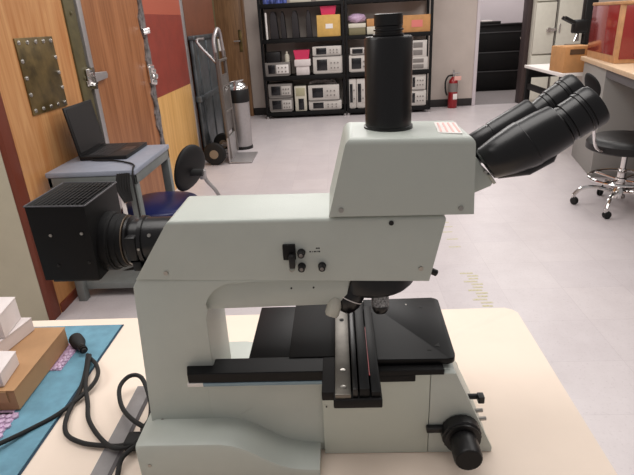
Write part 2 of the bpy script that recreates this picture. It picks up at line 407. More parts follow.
# left rack, bottom
scope(-1.0, -.65, LV[0], .20, GRYC, 'grey oscilloscope at bottom left of the left shelving unit, lower of two')
scope(-1.0, -.65, LV[0]+.2005, .20, GRYC, 'grey oscilloscope stacked on another at bottom left of left shelving unit')
t = thing('power_supply', 'narrow cream upright instrument between oscilloscopes on bottom shelf', 'instrument')
obj('case', box(B(), -.62, -.45, 7.77, 8.05, LV[0], .445, .008), CRM, t)
obj('display', box(B(), -.57, -.49, 7.763, 7.78, .11, .27, .003), SCRN, t)
obj('control_panel', box(B(), -.60, -.47, 7.765, 7.78, .31, .42, .003), mat('tan_panel', (176, 170, 140), .5), t); settle(t, (-.535, 7.9, LV[0]))
scope(-.42, .06, LV[0], .135, LTC, 'flat pale instrument on bottom shelf under the larger pale oscilloscope', .45)
scope(-.42, .03, LV[0]+.1355, .22, LTC, 'pale oscilloscope on bottom shelf with grey bundle on top', .48)
bm = B()
for k in range(6): tube(bm, [(-.40+.05*k, 7.84+.02*k, .47), (-.32+.05*k, 7.86, .50+.01*(k % 2)), (-.22+.04*k, 7.9, .48), (-.12+.02*k, 7.86, .462)], .017, 6, 4)
solo('cable_bundle', bm, GRYBAG, 'loose grey cable bundle lying on the pale oscilloscope', 'cables', (-.2, 7.87, .446))
# left rack, third
scope(-1.02, -.66, LV[1], .19, GRYC, 'silver instrument with white screen under black case on left shelving unit', .40).children[1].data.materials[0] = LBLW
bx('instrument_case', -.99, -.79, LV[1]+.1905, .14, BLK, 'small black case on top of silver instrument', 'case')
solo('bottle', lathe(B(), (-.70, 7.84, LV[1]+.1905), (0, 0, 1), [(0, .035), (.09, .035), (.11, .015), (.14, .015)], 16), CRM, 'small cream bottle standing beside black case', 'bottle', (-.70, 7.84, LV[1]+.1905))
t = thing('storage_box', 'white lidded box below a pink bin on left shelving unit', 'box')
obj('box_body', box(B(), -.575, -.385, 7.78, 8.0, LV[1], .72, .006), WBOX, t); obj('lid', box(B(), -.595, -.365, 7.765, 8.01, .72, .81, .008), WBOX, t); settle(t, (-.48, 7.89, LV[1]))
def bin_(x0, x1, z0, h, m, label):
    bm = B(); y0, y1 = 7.775, 8.0
    vs = [[bm.verts.new(p) for p in q] for q in (
        [(x0+.02, y0+.02, z0), (x1-.02, y0+.02, z0), (x1-.02, y1-.02, z0), (x0+.02, y1-.02, z0)],
        [(x0, y0, z0+h), (x1, y0, z0+h), (x1, y1, z0+h), (x0, y1, z0+h)],
        [(x0+.01, y0+.01, z0+h), (x1-.01, y0+.01, z0+h), (x1-.01, y1-.01, z0+h), (x0+.01, y1-.01, z0+h)],
        [(x0+.03, y0+.03, z0+.01), (x1-.03, y0+.03, z0+.01), (x1-.03, y1-.03, z0+.01), (x0+.03, y1-.03, z0+.01)])]
    skin(bm, vs); return solo('plastic_bin', bm, m, label, 'bin', ((x0+x1)/2, 7.89, z0))
bin_(-.60, -.37, .8105, .125, PINK, 'pink plastic bin on top of the white lidded box')
scope(-.33, .09, LV[1], .24, LTC, 'large pale oscilloscope on middle shelf of left shelving unit', .48)
scope(-.33, .08, LV[1]+.2405, .135, LTC, 'small pale instrument stacked on the large pale oscilloscope', .48)
# left rack, second
t = thing('cardboard_box', 'yellow cardboard box with white label on left shelving unit', 'box')
obj('carton', box(B(), -.25, .075, 7.76, 8.06, LV[2], 1.375, .005), CARDY, t)
obj('paper_label', box(B(), -.13, -.03, 7.757, 7.763, 1.2, 1.26), LBLW, t); settle(t, (-.09, 7.9, LV[2]))
bin_(-.20, .025, 1.3755, .11, PINK, 'pink plastic bin on top of yellow cardboard box')
solo('metal_rod', cyl(B(), (-.955, 7.79, LV[2]), (-.955, 7.79, 1.44), .014, 10), LBLW, 'white rod standing at left of the upper shelf', 'rod', (-.955, 7.79, LV[2]))
for k, (x, w_, lab) in enumerate([(-.85, .11, 'dark tall case on upper shelf beside the white rod'), (-.72, .07, 'narrow dark tall case second from the white rod'), (-.55, .10, 'dark tall tapered case in middle of the upper shelf'), (-.36, .08, 'dark tall case on upper shelf near the yellow box')]):
    bm = B(); prism(bm, [(x-w_/2, LV[2]), (x+w_/2, LV[2]), (x+w_/2-.02, 1.40), (x+w_/2-.04, 1.45), (x-w_/2+.02, 1.45), (x-w_/2, 1.36)], 7.80, 7.98, .008)
    solo('tall_case', bm, COATK, lab, 'case', (x, 7.89, LV[2]))
# left rack, top
bm = B()
for k in range(7): lathe(bm, (-.95+.045*k, 7.82+.03*(k % 2), LV[3]), (0, 0, 1), [(0, .03), (.05, .034), (.09, .02)], 8)
solo('parts_bag', bm, BLUEP, 'lumpy blue and white bag of parts on top shelf', 'bag', (-.8, 7.83, LV[3]))
bx('flat_carton', -.61, -.31, LV[3], .12, CRM, 'cream flat carton on top shelf, left of two', 'box')
bx('flat_carton', -.25, .09, LV[3], .12, CRM, 'cream flat carton on top shelf, right of two', 'box')
# right rack
scope(.17, .275, LV[0], .42, LTC, 'narrow upright pale instrument, left of pair on bottom shelf')
scope(.28, .41, LV[0], .42, LTC, 'narrow upright pale instrument, right of pair on bottom shelf')
scope(.18, .46, LV[1], .235, LTC, 'pale oscilloscope left of camera tube on middle shelf', .62)
scope(.20, .42, LV[1]+.2355, .10, LTC, 'thin pale instrument on top of oscilloscope beside camera tube', .8)
scope(1.05, 1.28, LV[0], .22, LTC, 'pale instrument at bottom right of right shelving unit, lower of two', .3)
scope(1.05, 1.27, LV[0]+.2205, .22, LTC, 'pale instrument at bottom right of right shelving unit, upper of two', .3)
def panelbox(x0, x1, z0, h, label):
    t = thing('rack_instrument', label, 'instrument', 'panelled instruments right of the camera tube')
    obj('case', box(B(), x0, x1, 7.76, 8.04, z0, z0+h, .006), LTC, t)
    for j in (0, 1): obj('vent_panel', box(B(), x0+.03, x1-.06, 7.755, 7.765, z0+h*(.12+.45*j), z0+h*(.43+.45*j), .002), GRYC, t)
    settle(t, ((x0+x1)/2, 7.9, z0))
panelbox(1.05, 1.29, LV[1], .17, 'pale instrument on middle shelf right of camera tube, lower of two')
panelbox(1.05, 1.27, LV[1]+.1705, .22, 'pale instrument on middle shelf right of camera tube, upper of two')
t = thing('storage_box', 'cream and brown box under lilac bag on right shelving unit', 'box')
obj('box_body', box(B(), .19, .42, 7.77, 8.0, LV[2], 1.19, .005), mat('olive_box', (120, 112, 84), .6), t); obj('lid', box(B(), .185, .425, 7.765, 8.0, 1.19, 1.245, .006), CRM, t); settle(t, (.3, 7.9, LV[2]))
bm = B(); bmesh.ops.create_icosphere(bm, subdivisions=3, radius=1)
for v in bm.verts:
    s = 1+.12*sin(7*v.co.x+3*v.co.y)*cos(5*v.co.z); v.co = Vector((.30+v.co.x*.13*s, 7.87+v.co.y*.09*s, 1.31+v.co.z*.064*s))
solo('plastic_bag', bm, LILAC, 'crumpled lilac bag on the cream lidded box', 'bag', (.3, 7.87, 1.246))
bx('storage_box', .44, .60, LV[2], .10, CRM, 'cream small box beside camera tube, under an orange box', 'box')
bx('small_carton', .44, .60, LV[2]+.1005, .10, CARD2, 'small orange carton on the cream small box', 'box')
t = thing('cardboard_box', 'orange brown cardboard box right of camera tube on right shelving unit', 'box')
obj('carton', box(B(), .93, 1.31, 7.75, 8.05, LV[2], 1.315, .005), CARD2, t)
obj('printed_patch', box(B(), 1.05, 1.20, 7.747, 7.753, 1.16, 1.25), LBLR, t); settle(t, (1.12, 7.9, LV[2]))
bm = B(); box(bm, .45, 1.3, 7.78, 8.05, LV[3], LV[3]+.2, .05, 4); solo('wrapped_bundle', bm, GRYBAG, 'grey film wrapped bundle on top shelf of right unit', 'bundle', (.9, 7.9, LV[3]))
# fire extinguisher
t = thing('fire_extinguisher', 'red fire extinguisher with white label standing by the back wall', 'fire extinguisher')
cx, cy = 1.715, 8.02
obj('cylinder', lathe(B(), (cx, cy, 0), (0, 0, 1), [(0, .062), (.01, .068), (.36, .068), (.40, .060), (.43, .035), (.45, .02)], 32), RED, t)
obj('grey_band', lathe(B(), (cx, cy, 0), (0, 0, 1), [(.235, .0692), (.36, .0692)], 32, False), GRYC, t, label='grey instruction band')
obj('paper_label', box(B(), cx-.01, cx+.05, cy-.072, cy-.06, .13, .21, .002), LBLW, t)
bm = B(); cyl(bm, (cx, cy, .44), (cx, cy, .49), .022, 12); box(bm, cx-.02, cx+.09, cy-.015, cy+.015, .49, .505, .003); box(bm, cx-.02, cx+.08, cy-.012, cy+.012, .455, .468, .003); cyl(bm, (cx, cy, .49), (cx, cy, .545), .012, 10)
obj('valve', bm, STEEL, t)
bm = B(); tube(bm, [(cx-.01, cy-.01, .47), (cx-.08, cy-.02, .46), (cx-.12, cy-.03, .38), (cx-.115, cy-.03, .26), (cx-.09, cy-.03, .19)], .013, 8, 6); obj('hose', bm, RUB, t)
obj('tag', box(B(), cx+.0, cx+.10, cy-.06, cy-.055, .40, .46, .002), mat('pink_tag', (224, 170, 160), .6), t)
settle(t, (cx, cy, 0))
# file cabinet in the alcove
t = thing('file_cabinet', 'wide black lateral file cabinet in the room beyond the opening', 'cabinet')
x0, x1, y0 = 2.30, 3.24, 9.62
obj('carcass', box(B(), x0, x1, y0, y0+.48, 0, 1.075, .005), BLKM, t)
for z0, z1 in ((.045, .345), (.36, .66), (.675, .98)):
    d = obj('drawer', box(B(), x0+.012, x1-.012, y0-.018, y0+.01, z0, z1, .004), BLKM, t)
    obj('pull_rail', box(B(), x0+.012, x1-.012, y0-.026, y0-.016, z1-.02, z1-.004, .002), mat('rail_grey', (66, 66, 68), .4), d)
obj('lock', cyl(B(), (x1-.07, y0-.03, .86), (x1-.07, y0, .86), .028, 14), CHROME, t)
obj('top_board', box(B(), x0-.01, x1+.01, y0-.02, y0+.49, 1.075, 1.10, .004), BLK, t)
settle(t, ((x0+x1)/2, y0+.24, 0))
t = thing('paper_tray', 'dark paper tray with white sheets on top of file cabinet', 'tray')
obj('tray', box(B(), 2.42, 2.82, 9.66, 9.96, 1.1005, 1.145, .008), BLK, t); obj('paper', box(B(), 2.50, 2.68, 9.68, 9.93, 1.1455, 1.165, .003), LBLW, t); settle(t, (2.6, 9.8, 1.1005))
# white cabinets
def white_cab(x0, x1, label, latch):
    t = thing('tall_cabinet', label, 'cabinet', 'tall white cabinets right of the opening')
    y = 7.98
    obj('carcass', box(B(), x0, x1, y+.02, y+.165, 0, 2.0, .006), CABW, t)
    d = obj('upper_door', box(B(), x0+.005, x1-.012, y-.025, y+.018, .71, 1.975 if x0 > 3 else 1.385, .008), CABW, t)
    obj('lower_door', box(B(), x0+.005, x1-.012, y-.01, y+.018, .07, .69, .006), CABW, t)
    if x0 < 3: obj('top_drawer', box(B(), x0+.005, x1-.012, y-.02, y+.018, 1.40, 1.97, .006), CABW, t)
    obj('hinge_gap', box(B(), x1-.011, x1-.001, y-.022, y+.018, .02, 1.98), DOORF, t)
    bm = B()
    if latch: box(bm, x1-.13, x1-.005, y-.055, y-.026, 1.005, 1.045, .006); cyl(bm, (x1-.10, y-.075, 1.03), (x1-.10, y-.02, 1.03), .028, 12); box(bm, x1-.03, x1+.012, y-.05, y-.027, 1.02, 1.05, .004)
    else: box(bm, x0+.03, x0+.05, y-.04, y-.026, .98, 1.1, .004)
    obj('latch', bm, CHROME, d)
    settle(t, ((x0+x1)/2, y+.09, 0))
white_cab(2.79, 3.085, 'tall white cabinet with chrome latch beside the dark door post', True)
white_cab(3.10, 3.47, 'tall white cabinet to the right of the latched one', False)
# back table with box and small microscope
t = thing('work_table', 'white topped table with black legs in front of the white cabinets', 'table')
obj('tabletop', box(B(), 2.06, 2.95, 5.06, 6.06, .72, .75, .005), LBLW, t)
for x in (2.10, 2.91):
    for y in (5.11, 6.01): obj('leg', box(B(), x-.025, x+.025, y-.025, y+.025, 0, .72, .003), BLKM, t)
bm = B(); box(bm, 2.11, 2.9, 5.99, 6.02, .62, .72, .002); box(bm, 2.085, 2.115, 5.12, 5.99, .50, .56, .002); obj('apron', bm, BLKM, t)
settle(t, (2.5, 5.5, 0))
t = thing('cardboard_box', 'orange cardboard box with dark tape on white topped table', 'box')
obj('carton', box(B(), 2.085, 2.36, 5.09, 5.42, .7505, .975, .005), CARD2, t)
obj('tape', box(B(), 2.13, 2.26, 5.086, 5.092, .91, .955), mat('dark_tape', (86, 66, 50), .4), t)
obj('top_flap', box(B(), 2.095, 2.35, 5.10, 5.255, .975, .979, .001), CARD2, t)
settle(t, (2.22, 5.25, .7505))
t = thing('small_microscope', 'small black microscope behind the orange cardboard box', 'microscope')
obj('base', box(B(), 2.36, 2.62, 5.66, 5.90, .7505, .80, .01), BLK, t)
bm = B(); prism(bm, [(2.53, .79), (2.61, .79), (2.62, 1.40), (2.50, 1.40), (2.50, 1.10), (2.54, 1.05)], 5.74, 5.82, .008); obj('stand', bm, BLK, t)
obj('stage', box(B(), 2.38, 2.56, 5.70, 5.86, .94, .955, .003), BLK, t)
obj('head', box(B(), 2.41, 2.55, 5.73, 5.83, 1.06, 1.19, .02, 3), BLK, t)
for y in (5.75, 5.81): obj('eyepiece', cyl(B(), (2.44, y, 1.15), (2.31, y, 1.215), .018, 14), BLK, t)
for k in (-1, 0, 1): obj('objective', cyl(B(), (2.47+.01*k, 5.78+.02*k, 1.07), (2.46+.03*k, 5.78+.03*k, .985), .011, 10), CHROME, t)
obj('focus_knob', cyl(B(), (2.57, 5.72, .88), (2.57, 5.84, .88), .03, 16), BLK, t)
settle(t, (2.49, 5.78, .7505))
# bench with the red crate, turned towards the camera
t = thing('lab_bench', 'grey bench with pale wooden top at the right edge', 'bench')
# local frame: x to the right across the bench, y along its long side
obj('benchtop', box(B(), 0, .80, -2.35, 0, .865, .90, .006), BENCHT, t)
obj('end_cabinet', box(B(), .03, .78, -.78, -.03, 0, .865, .004), BENCHG, t)
obj('back_panel', box(B(), .66, .78, -2.30, -.782, 0, .865, .004), BENCHD, t)
obj('front_rail', box(B(), .03, .10, -2.33, -.782, .80, .865, .003), BENCHD, t)
settle(t, (2.20, 5.02, 0), radians(-11.7), True)
t = thing('display_crate', 'red glossy wooden crate with pale frame on the bench', 'crate')
obj('wood_frame', box(B(), .0, .50, -.76, 0, 0, .43, .004), CRATEW, t)
obj('red_panel', box(B(), -.004, .01, -.70, -.006, .055, .41, .002), CRATER, t)
obj('red_panel', box(B(), .025, .48, -.766, -.75, .03, .405, .002), CRATER, t)
obj('top_lip', box(B(), -.008, .51, -.77, .008, .412, .435, .004), CRATEW, t)
settle(t, (2.22, 4.95, .9005), radians(-9.5), True)
t = thing('glass_beaker', 'clear glass beaker at the picture edge beside the red crate', 'glass')
obj('body', lathe(B(), (2.27, 4.06, .9005), (0, 0, 1), [(0, .03), (.003, .036), (.11, .038), (.112, .036), (.006, .033), (.004, .002)], 24, False), GLASS, t)
settle(t, (2.27, 4.06, .9005))

# ------------------------------------------------------------ stool at right
def caster(parent, x, y, a):
    f = B(); box(f, x-.012, x+.012, y-.012, y+.012, .045, .075, .002); c = obj('caster_fork', f, CHROME, parent)
    d = V(cos(a), sin(a), 0); q = V(-sin(a), cos(a), 0); p = V(x, y, .027)+q*.012
    obj('caster_wheel', lathe(B(), p-d*.018, d, [(0, .017), (.005, .026), (.013, .027), (.017, .015), (.019, .015), (.023, .027), (.031, .026), (.036, .017)], 18), RUB, c)
t = thing('lab_stool', 'black lab stool with chrome star base and foot ring at right edge', 'stool')
cx, cy = 1.93, 3.52
bm = B(); lathe(bm, (cx, cy, 0), (0, 0, 1), [(.41, .20), (.415, .238), (.425, .252), (.465, .252), (.488, .235), (.500, .20), (.503, .05)], 36); obj('seat', bm, BLK, t)
obj('seat_plate', box(B(), cx-.11, cx+.11, cy-.09, cy+.09, .395, .412, .004), BLKM, t)
obj('column', lathe(B(), (cx, cy, 0), (0, 0, 1), [(.10, .028), (.28, .028), (.281, .018), (.42, .018)], 20), CHROME, t)
hb = obj('hub', lathe(B(), (cx, cy, 0), (0, 0, 1), [(.07, .03), (.075, .042), (.14, .042), (.16, .03)], 20), CHROME, t)
obj('foot_ring', tube(B(), [(cx+.205*cos(2*pi*k/32), cy+.205*sin(2*pi*k/32), .215) for k in range(32)], .010, 8, closed=True), CHROME, t)
bm = B()
for k in range(4): a = radians(30+90*k); tube(bm, [(cx+.03*cos(a), cy+.03*sin(a), .20), (cx+.2*cos(a), cy+.2*sin(a), .213)], .008, 8)
lathe(bm, (cx, cy, 0), (0, 0, 1), [(.185, .03), (.19, .036), (.215, .036), (.22, .03)], 18); obj('ring_bracket', bm, CHROME, t)
for k in range(5):
    a = radians(158+72*k)
    lg = obj('leg', tube(B(), [(cx+.03*cos(a), cy+.03*sin(a), .115), (cx+.15*cos(a), cy+.15*sin(a), .135), (cx+.23*cos(a), cy+.23*sin(a), .12), (cx+.275*cos(a), cy+.275*sin(a), .07)], .014, 8, 5), CHROME, t)
    caster(lg, cx+.277*cos(a), cy+.277*sin(a), a+.8)
bm = B(); tube(bm, [(cx, cy, .44), (cx-.16, cy-.10, .438), (cx-.28, cy-.17, .47), (cx-.33, cy-.2, .60), (cx-.36, cy-.205, .84)], .010, 8, 5); obj('back_bar', bm, CHROME, t)
bm = B(); bmesh.ops.create_uvsphere(bm, u_segments=28, v_segments=16, radius=1)
for v in bm.verts:
    c = v.co.copy(); v.co = Vector((c.x*.022+.02*c.y*c.y, c.y*.11, c.z*.085))
bmesh.ops.transform(bm, matrix=Matrix.Translation((cx-.395, cy-.205, .862)) @ Matrix.Rotation(radians(-6), 4, 'Z') @ Matrix.Rotation(radians(-16), 4, 'Y'), verts=bm.verts[:])
obj('backrest', bm, BLKM, t)
settle(t, (cx, cy, 0))

# ------------------------------------------------------------ blue chair at left
t = thing('task_chair', 'chair with navy vinyl seat and black oval backrest by the laptop table', 'chair')
cx, cy = -.975, 2.635
bm = B(); bmesh.ops.create_uvsphere(bm, u_segments=36, v_segments=18, radius=1)
for v in bm.verts:
    c = v.co; n_ = .65
    v.co = Vector((cx+.2*math.copysign(abs(c.x)**.8, c.x), cy+.2*math.copysign(abs(c.y)**.8, c.y), .43+.045*math.copysign(abs(c.z)**n_, c.z)))
obj('seat', bm, NAVY, t)
obj('seat_pan', box(B(), cx-.17, cx+.17, cy-.17, cy+.17, .375, .40, .01), BLK, t)
obj('column', lathe(B(), (cx, cy, 0), (0, 0, 1), [(.09, .026), (.25, .026), (.251, .016), (.38, .016)], 16), BLK, t)
for k in range(5):
    a = radians(200+72*k)
    lg = obj('leg', tube(B(), [(cx, cy, .10), (cx+.14*cos(a), cy+.14*sin(a), .10), (cx+.27*cos(a), cy+.27*sin(a), .075)], .018, 8), BLK, t)
    caster(lg, cx+.27*cos(a), cy+.27*sin(a), a+.8)
bm = B(); tube(bm, [(cx+.05, cy, .375), (cx+.2, cy+.06, .36), (cx+.30, cy+.10, .40), (cx+.29, cy+.10, .47), (cx+.245, cy+.09, .54), (cx+.23, cy+.09, .60)], .010, 8, 5)
box(bm, cx+.215, cx+.245, cy+.07, cy+.11, .55, .60, .004); obj('back_bar', bm, STEEL, t)
bm = B(); bmesh.ops.create_uvsphere(bm, u_segments=28, v_segments=16, radius=1)
for v in bm.verts:
    c = v.co.copy(); v.co = Vector((c.x*.035+.015*c.y*c.y, c.y*.16, c.z*.125))
bmesh.ops.transform(bm, matrix=Matrix.Translation((cx+.158, cy+.075, .618)) @ Matrix.Rotation(radians(-14), 4, 'Z') @ Matrix.Rotation(radians(10), 4, 'Y'), verts=bm.verts[:])
obj('backrest', bm, BLKM, t)
obj('adjust_knob', cyl(B(), (cx+.16, cy+.05, .60), (cx+.24, cy+.05, .595), .020, 14), RUB, t)
settle(t, (cx, cy, 0))

# ------------------------------------------------------------ laptop table
t = thing('side_table', 'grey steel frame table with pale laminate top holding the laptop', 'table')
obj('tabletop', box(B(), -1.415, -.975, 2.375, 2.93, .68, .705, .004), TABG, t)
bm = B(); box(bm, -1.41, -.98, 2.38, 2.40, .625, .68, .003); box(bm, -1.0, -.98, 2.38, 2.925, .63, .68, .003); box(bm, -1.41, -1.39, 2.38, 2.925, .63, .68, .003); box(bm, -1.41, -.98, 2.905, 2.925, .63, .68, .003)
obj('apron', bm, GREYP, t)
for x in (-1.388, -1.002):
    for y in (2.402, 2.903): obj('leg', box(B(), x-.022, x+.022, y-.022, y+.022, 0, .63, .003), GREYP, t)
bm = B(); box(bm, -1.385, -1.005, 2.41, 2.90, .055, .095, .004); obj('lower_shelf', bm, GREYP, t)
settle(t, (-1.2, 2.65, 0))
t = thing('laptop', 'open black laptop on the grey frame table', 'laptop')
bs = obj('base', box(B(), -1.345, -1.095, 2.60, 2.92, .7055, .726, .004), BLK, t)
kb = B()
for i in range(12):
    for j in range(5): box(kb, -1.305+j*.022, -1.287+j*.022, 2.625+i*.0235, 2.645+i*.0235, .7255, .7275)
obj('keyboard', kb, mat('key_grey', (44, 42, 44), .5), bs); obj('touchpad', box(B(), -1.175, -1.115, 2.71, 2.81, .7255, .7268, .001), mat('touchpad_grey', (58, 50, 48), .35), bs)
bm = B(); box(bm, -.004, .006, 2.60, 2.92, 0, .255, .003, mtx=Matrix.Translation((-1.342, 0, .722)) @ Matrix.Rotation(radians(-7), 4, 'Y'))
sc_ = obj('screen_lid', bm, BLK, t)
bm = B(); box(bm, .0055, .0075, 2.617, 2.903, .02, .243, mtx=Matrix.Translation((-1.342, 0, .722)) @ Matrix.Rotation(radians(-7), 4, 'Y'))
obj('display', bm, mat('laptop_display', (26, 24, 25), .5), sc_)
settle(t, (-1.21, 2.77, .7055))
bm = B(); tube(bm, [(-1.33, 2.68, .712), (-1.27, 2.59, .711), (-1.15, 2.56, .711), (-1.05, 2.50, .711), (-1.00, 2.44, .712), (-.985, 2.39, .712), (-.985, 2.362, .67), (-.985, 2.362, .55), (-.985, 2.362, .42)], .0045, 8, 6)
solo('laptop_cable', bm, RUB, 'thin black cable running from the laptop over the table corner', 'cable', (-1.1, 2.5, .711))
t = thing('adapter_bundle', 'black bundle of plugs hanging at the table corner', 'cables')
bm = B()
for k in range(5): tube(bm, [(-1.005-.010*k, 2.363-.003*k, .695), (-1.01-.011*k, 2.350-.004*k, .63), (-1.01-.004*k, 2.352-.006*k, .56)], .009, 8, 5)
obj('plugs', bm, RUB, t)
obj('white_tag', box(B(), -1.05, -1.03, 2.33, 2.334, .48, .60, .001), LBLW, t); settle(t, (-1.02, 2.35, .62))
t = thing('circuit_board', 'dark green circuit board in black tray under the laptop table edge', 'board')
obj('tray', box(B(), -1.36, -1.08, 2.27, 2.379, .625, .640, .003), BLK, t); obj('board', box(B(), -1.34, -1.10, 2.28, 2.37, .6405, .652, .001), GREEN, t); settle(t, (-1.2, 2.33, .625))

# ------------------------------------------------------------ main table
t = thing('lab_table', 'cream laminate table in the foreground carrying the large microscope', 'table')
bm = B(); pts = [(-1.25, -.05)] + [(.352-.0, -.05)] + arc(.332, .93, .02, 0, 90, 5) + [(-1.25, .95)]
prism(bm, pts, .722, .75, .004, axis='z', seg=2); obj('tabletop', bm, CREAM, t)
bm = B(); prism(bm, [(-1.24, -.04), (.348, -.04)] + arc(.330, .926, .018, 0, 90, 5) + [(-1.24, .945)], .712, .7215, axis='z'); obj('edge_band', bm, CREAME, t)
for x in (-1.2, .28):
    for y in (.0, .88): obj('leg', box(B(), x-.025, x+.025, y-.025, y+.025, 0, .7115, .003), GREYP, t)
obj('grey_strip', box(B(), -.362, -.337, .3, .72, .7495, .7515, .0008), mat('strip_grey', (142, 138, 138), .5, var=.05), t, label='grey strip across the top')
obj('dark_seam', box(B(), -.337, -.331, .3, .72, .7495, .7520, .0008), mat('seam_dark', (84, 80, 82), .5), t)
settle(t, (-.45, .45, 0))
t = thing('desk_mat', 'blue antistatic mat lying on the cream table', 'mat')
obj('surface', box(B(), -1.2, -.466, .30, .918, .7515, .7535, .0005), MATB, t); obj('backing', box(B(), -1.203, -.463, .297, .921, .7503, .7515), MATE, t); settle(t, (-.8, .6, .7503))
ZM = .7538
def carton(name, corners, z0, h, m, label, flap=True, y_open=False):
    """closed card box from a four-corner footprint (near-left, near-right, far-right, far-left)"""
    t = thing(name, label, 'box')
    bm = B(); prism(bm, corners, z0, z0+h, .0015, axis='z', seg=1); bd = obj('carton_body', bm, m, t)
    c = [Vector((*p, 0)) for p in corners]; cen = sum(c, V(0, 0, 0))/4
    q = [cen+(p-cen)*1.012 for p in c]
    bm = B(); prism(bm, [(p.x, p.y) for p in q], z0+h+.0002, z0+h+.0016, axis='z'); obj('top_flap', bm, m, t)
    a, b_ = q[0], q[1]; nrm = Vector(((b_-a).y, -(b_-a).x, 0)).normalized()
    bm = B(); pp = [a+(b_-a)*.06, b_-(b_-a)*.06]; o2 = nrm*.0015
    prism(bm, [(p.x, p.y) for p in (pp[0]+o2, pp[1]+o2, pp[1]-nrm*.001, pp[0]-nrm*.001)], z0+h*.45, z0+h, axis='z'); obj('tuck_flap', bm, m, t)
    settle(t, (cen.x, cen.y, z0)); return t
carton('cardboard_box', [(-.76, .655), (-.536, .660), (-.543, .845), (-.76, .850)], ZM+.0011, .0389, CARD, 'long brown cardboard box on the blue mat')
ZB = ZM+.0418
carton('white_box', [(-.75, .752), (-.612, .752), (-.598, .838), (-.75, .845)], ZB, .026, WBOX, 'white carton on the brown box towards the back')
carton('white_box', [(-.74, .652), (-.556, .668), (-.565, .728), (-.74, .738)], ZB, .026, WBOX, 'white carton nearest the camera on the brown box')
carton('white_box', [(-.80, .762), (-.606, .768), (-.616, .836), (-.80, .842)], ZB+.0278, .045, WBOX, 'small white carton stacked on the rear white carton')
bm = B(); N_ = 22; g = []
for i in range(N_+1):
    row = []
    for j in range(7):
        u, v_ = i/N_, j/6; x = -.600+.118*u*0+v_*.075+.02*sin(u*9); y = .50+u*.36
        ed = min(u, 1-u, v_, 1-v_)*2
        row.append(bm.verts.new((x+.06*min(1, u*1.2)-.005, y, ZM+.0005+ed*(.006+.006*random.random()))))
    g.append(row)
for i in range(N_):
    for j in range(6): bm.faces.new((g[i][j], g[i+1][j], g[i+1][j+1], g[i][j+1]))
bm.free()
bm = B()
def bub(x, y):
    lathe(bm, (x, y, ZM), (0, 0, 1), [(.0002, .0055), (.003, .005), (.0046, .0028), (.005, .0004)], 8)
box(bm, -.62, -.535, .52, .655, ZM, ZM+.001)
for i in range(8):
    for j in range(12): bub(-.614+.0105*i+(j % 2)*.005, .526+.0108*j)
box(bm, -.60, -.545, .65, .80, ZM, ZM+.001); box(bm, -.56, -.520, .765, .852, ZM, ZM+.001)
for j in range(8): bub(-.533+.003*(j % 2), .770+.0106*j); bub(-.5255, .772+.0104*j)
solo('bubble_wrap', bm, LILAC, 'lilac bubble wrap sticking out from under the brown box', 'bubble wrap', (-.56, .62, ZM))
# power cord
t = thing('power_cable', 'black power cord looping over the table to the microscope base', 'cable')
Z = .7565
bm = B()
tube(bm, [(-.484, .800, Z+.006), (-.468, .755, Z+.004), (-.457, .708, Z), (-.449, .645, Z), (-.432, .605, Z), (-.399, .585, Z), (-.359, .577, Z+.001), (-.329, .576, Z+.003), (-.300, .588, Z+.012)], .0036, 10, 8)
obj('cord_strand', bm, RUB, t)
bm = B(); tube(bm, [(-.476, .793, Z+.010), (-.452, .72, Z+.005), (-.428, .672, Z), (-.410, .635, Z), (-.378, .597, Z+.002), (-.345, .570, Z+.005), (-.318, .568, Z+.008), (-.297, .582, Z+.018)], .0036, 10, 8)
obj('cord_strand', bm, RUB, t)
bm = B(); tube(bm, [(-.476, .793, Z+.002), (-.450, .762, Z+.010), (-.436, .734, Z+.008), (-.440, .703, Z+.003), (-.464, .650, Z), (-.495, .613, Z), (-.520, .578, Z+.006), (-.56, .54, Z+.008), (-.64, .50, Z+.004)], .0036, 10, 8)
obj('cord_strand', bm, RUB, t)
bm = B(); tube(bm, [(-.295, .590, Z+.018), (-.33, .615, Z+.016), (-.363, .655, Z+.008), (-.378, .69, Z+.016), (-.368, .712, Z+.022), (-.345, .706, Z+.022), (-.318, .662, Z+.01), (-.309, .63, Z+.004), (-.309, .600, Z+.010), (-.295, .580, Z+.026)], .0036, 10, 8)
obj('cord_strand', bm, RUB, t)
bm = B(); tube(bm, [(-.297, .578, Z+.012), (-.322, .552, Z+.004), (-.319, .52, Z), (-.312, .47, Z), (-.34, .40, Z)], .0036, 10, 8); obj('cord_strand', bm, RUB, t)
bm = B(); box(bm, -.328, -.303, .566, .594, Z-.003, Z+.014, .005, 3); obj('cord_tie', bm, RUB, t)
ax = V(.066, -.075, 0).normalized()
bm = B(); lathe(bm, V(-.532, .852, Z+.009), ax, [(0, .009), (.004, .0135), (.022, .0135), (.032, .009), (.052, .0055), (.060, .004)], 16)
pg = obj('plug', bm, RUB, t)
bm = B()
for k in range(4): lathe(bm, V(-.532, .852, Z+.009)+ax*(.034+.006*k), ax, [(0, .0075), (.003, .0075)], 14)
obj('strain_relief', bm, BLK, pg)
settle(t, (-.45, .7, .753))

# ------------------------------------------------------------ the microscope
MIC = thing('microscope', 'large grey green upright laboratory microscope with black lamp house and eyepieces', 'microscope')
Y0, Y1 = .570, .670
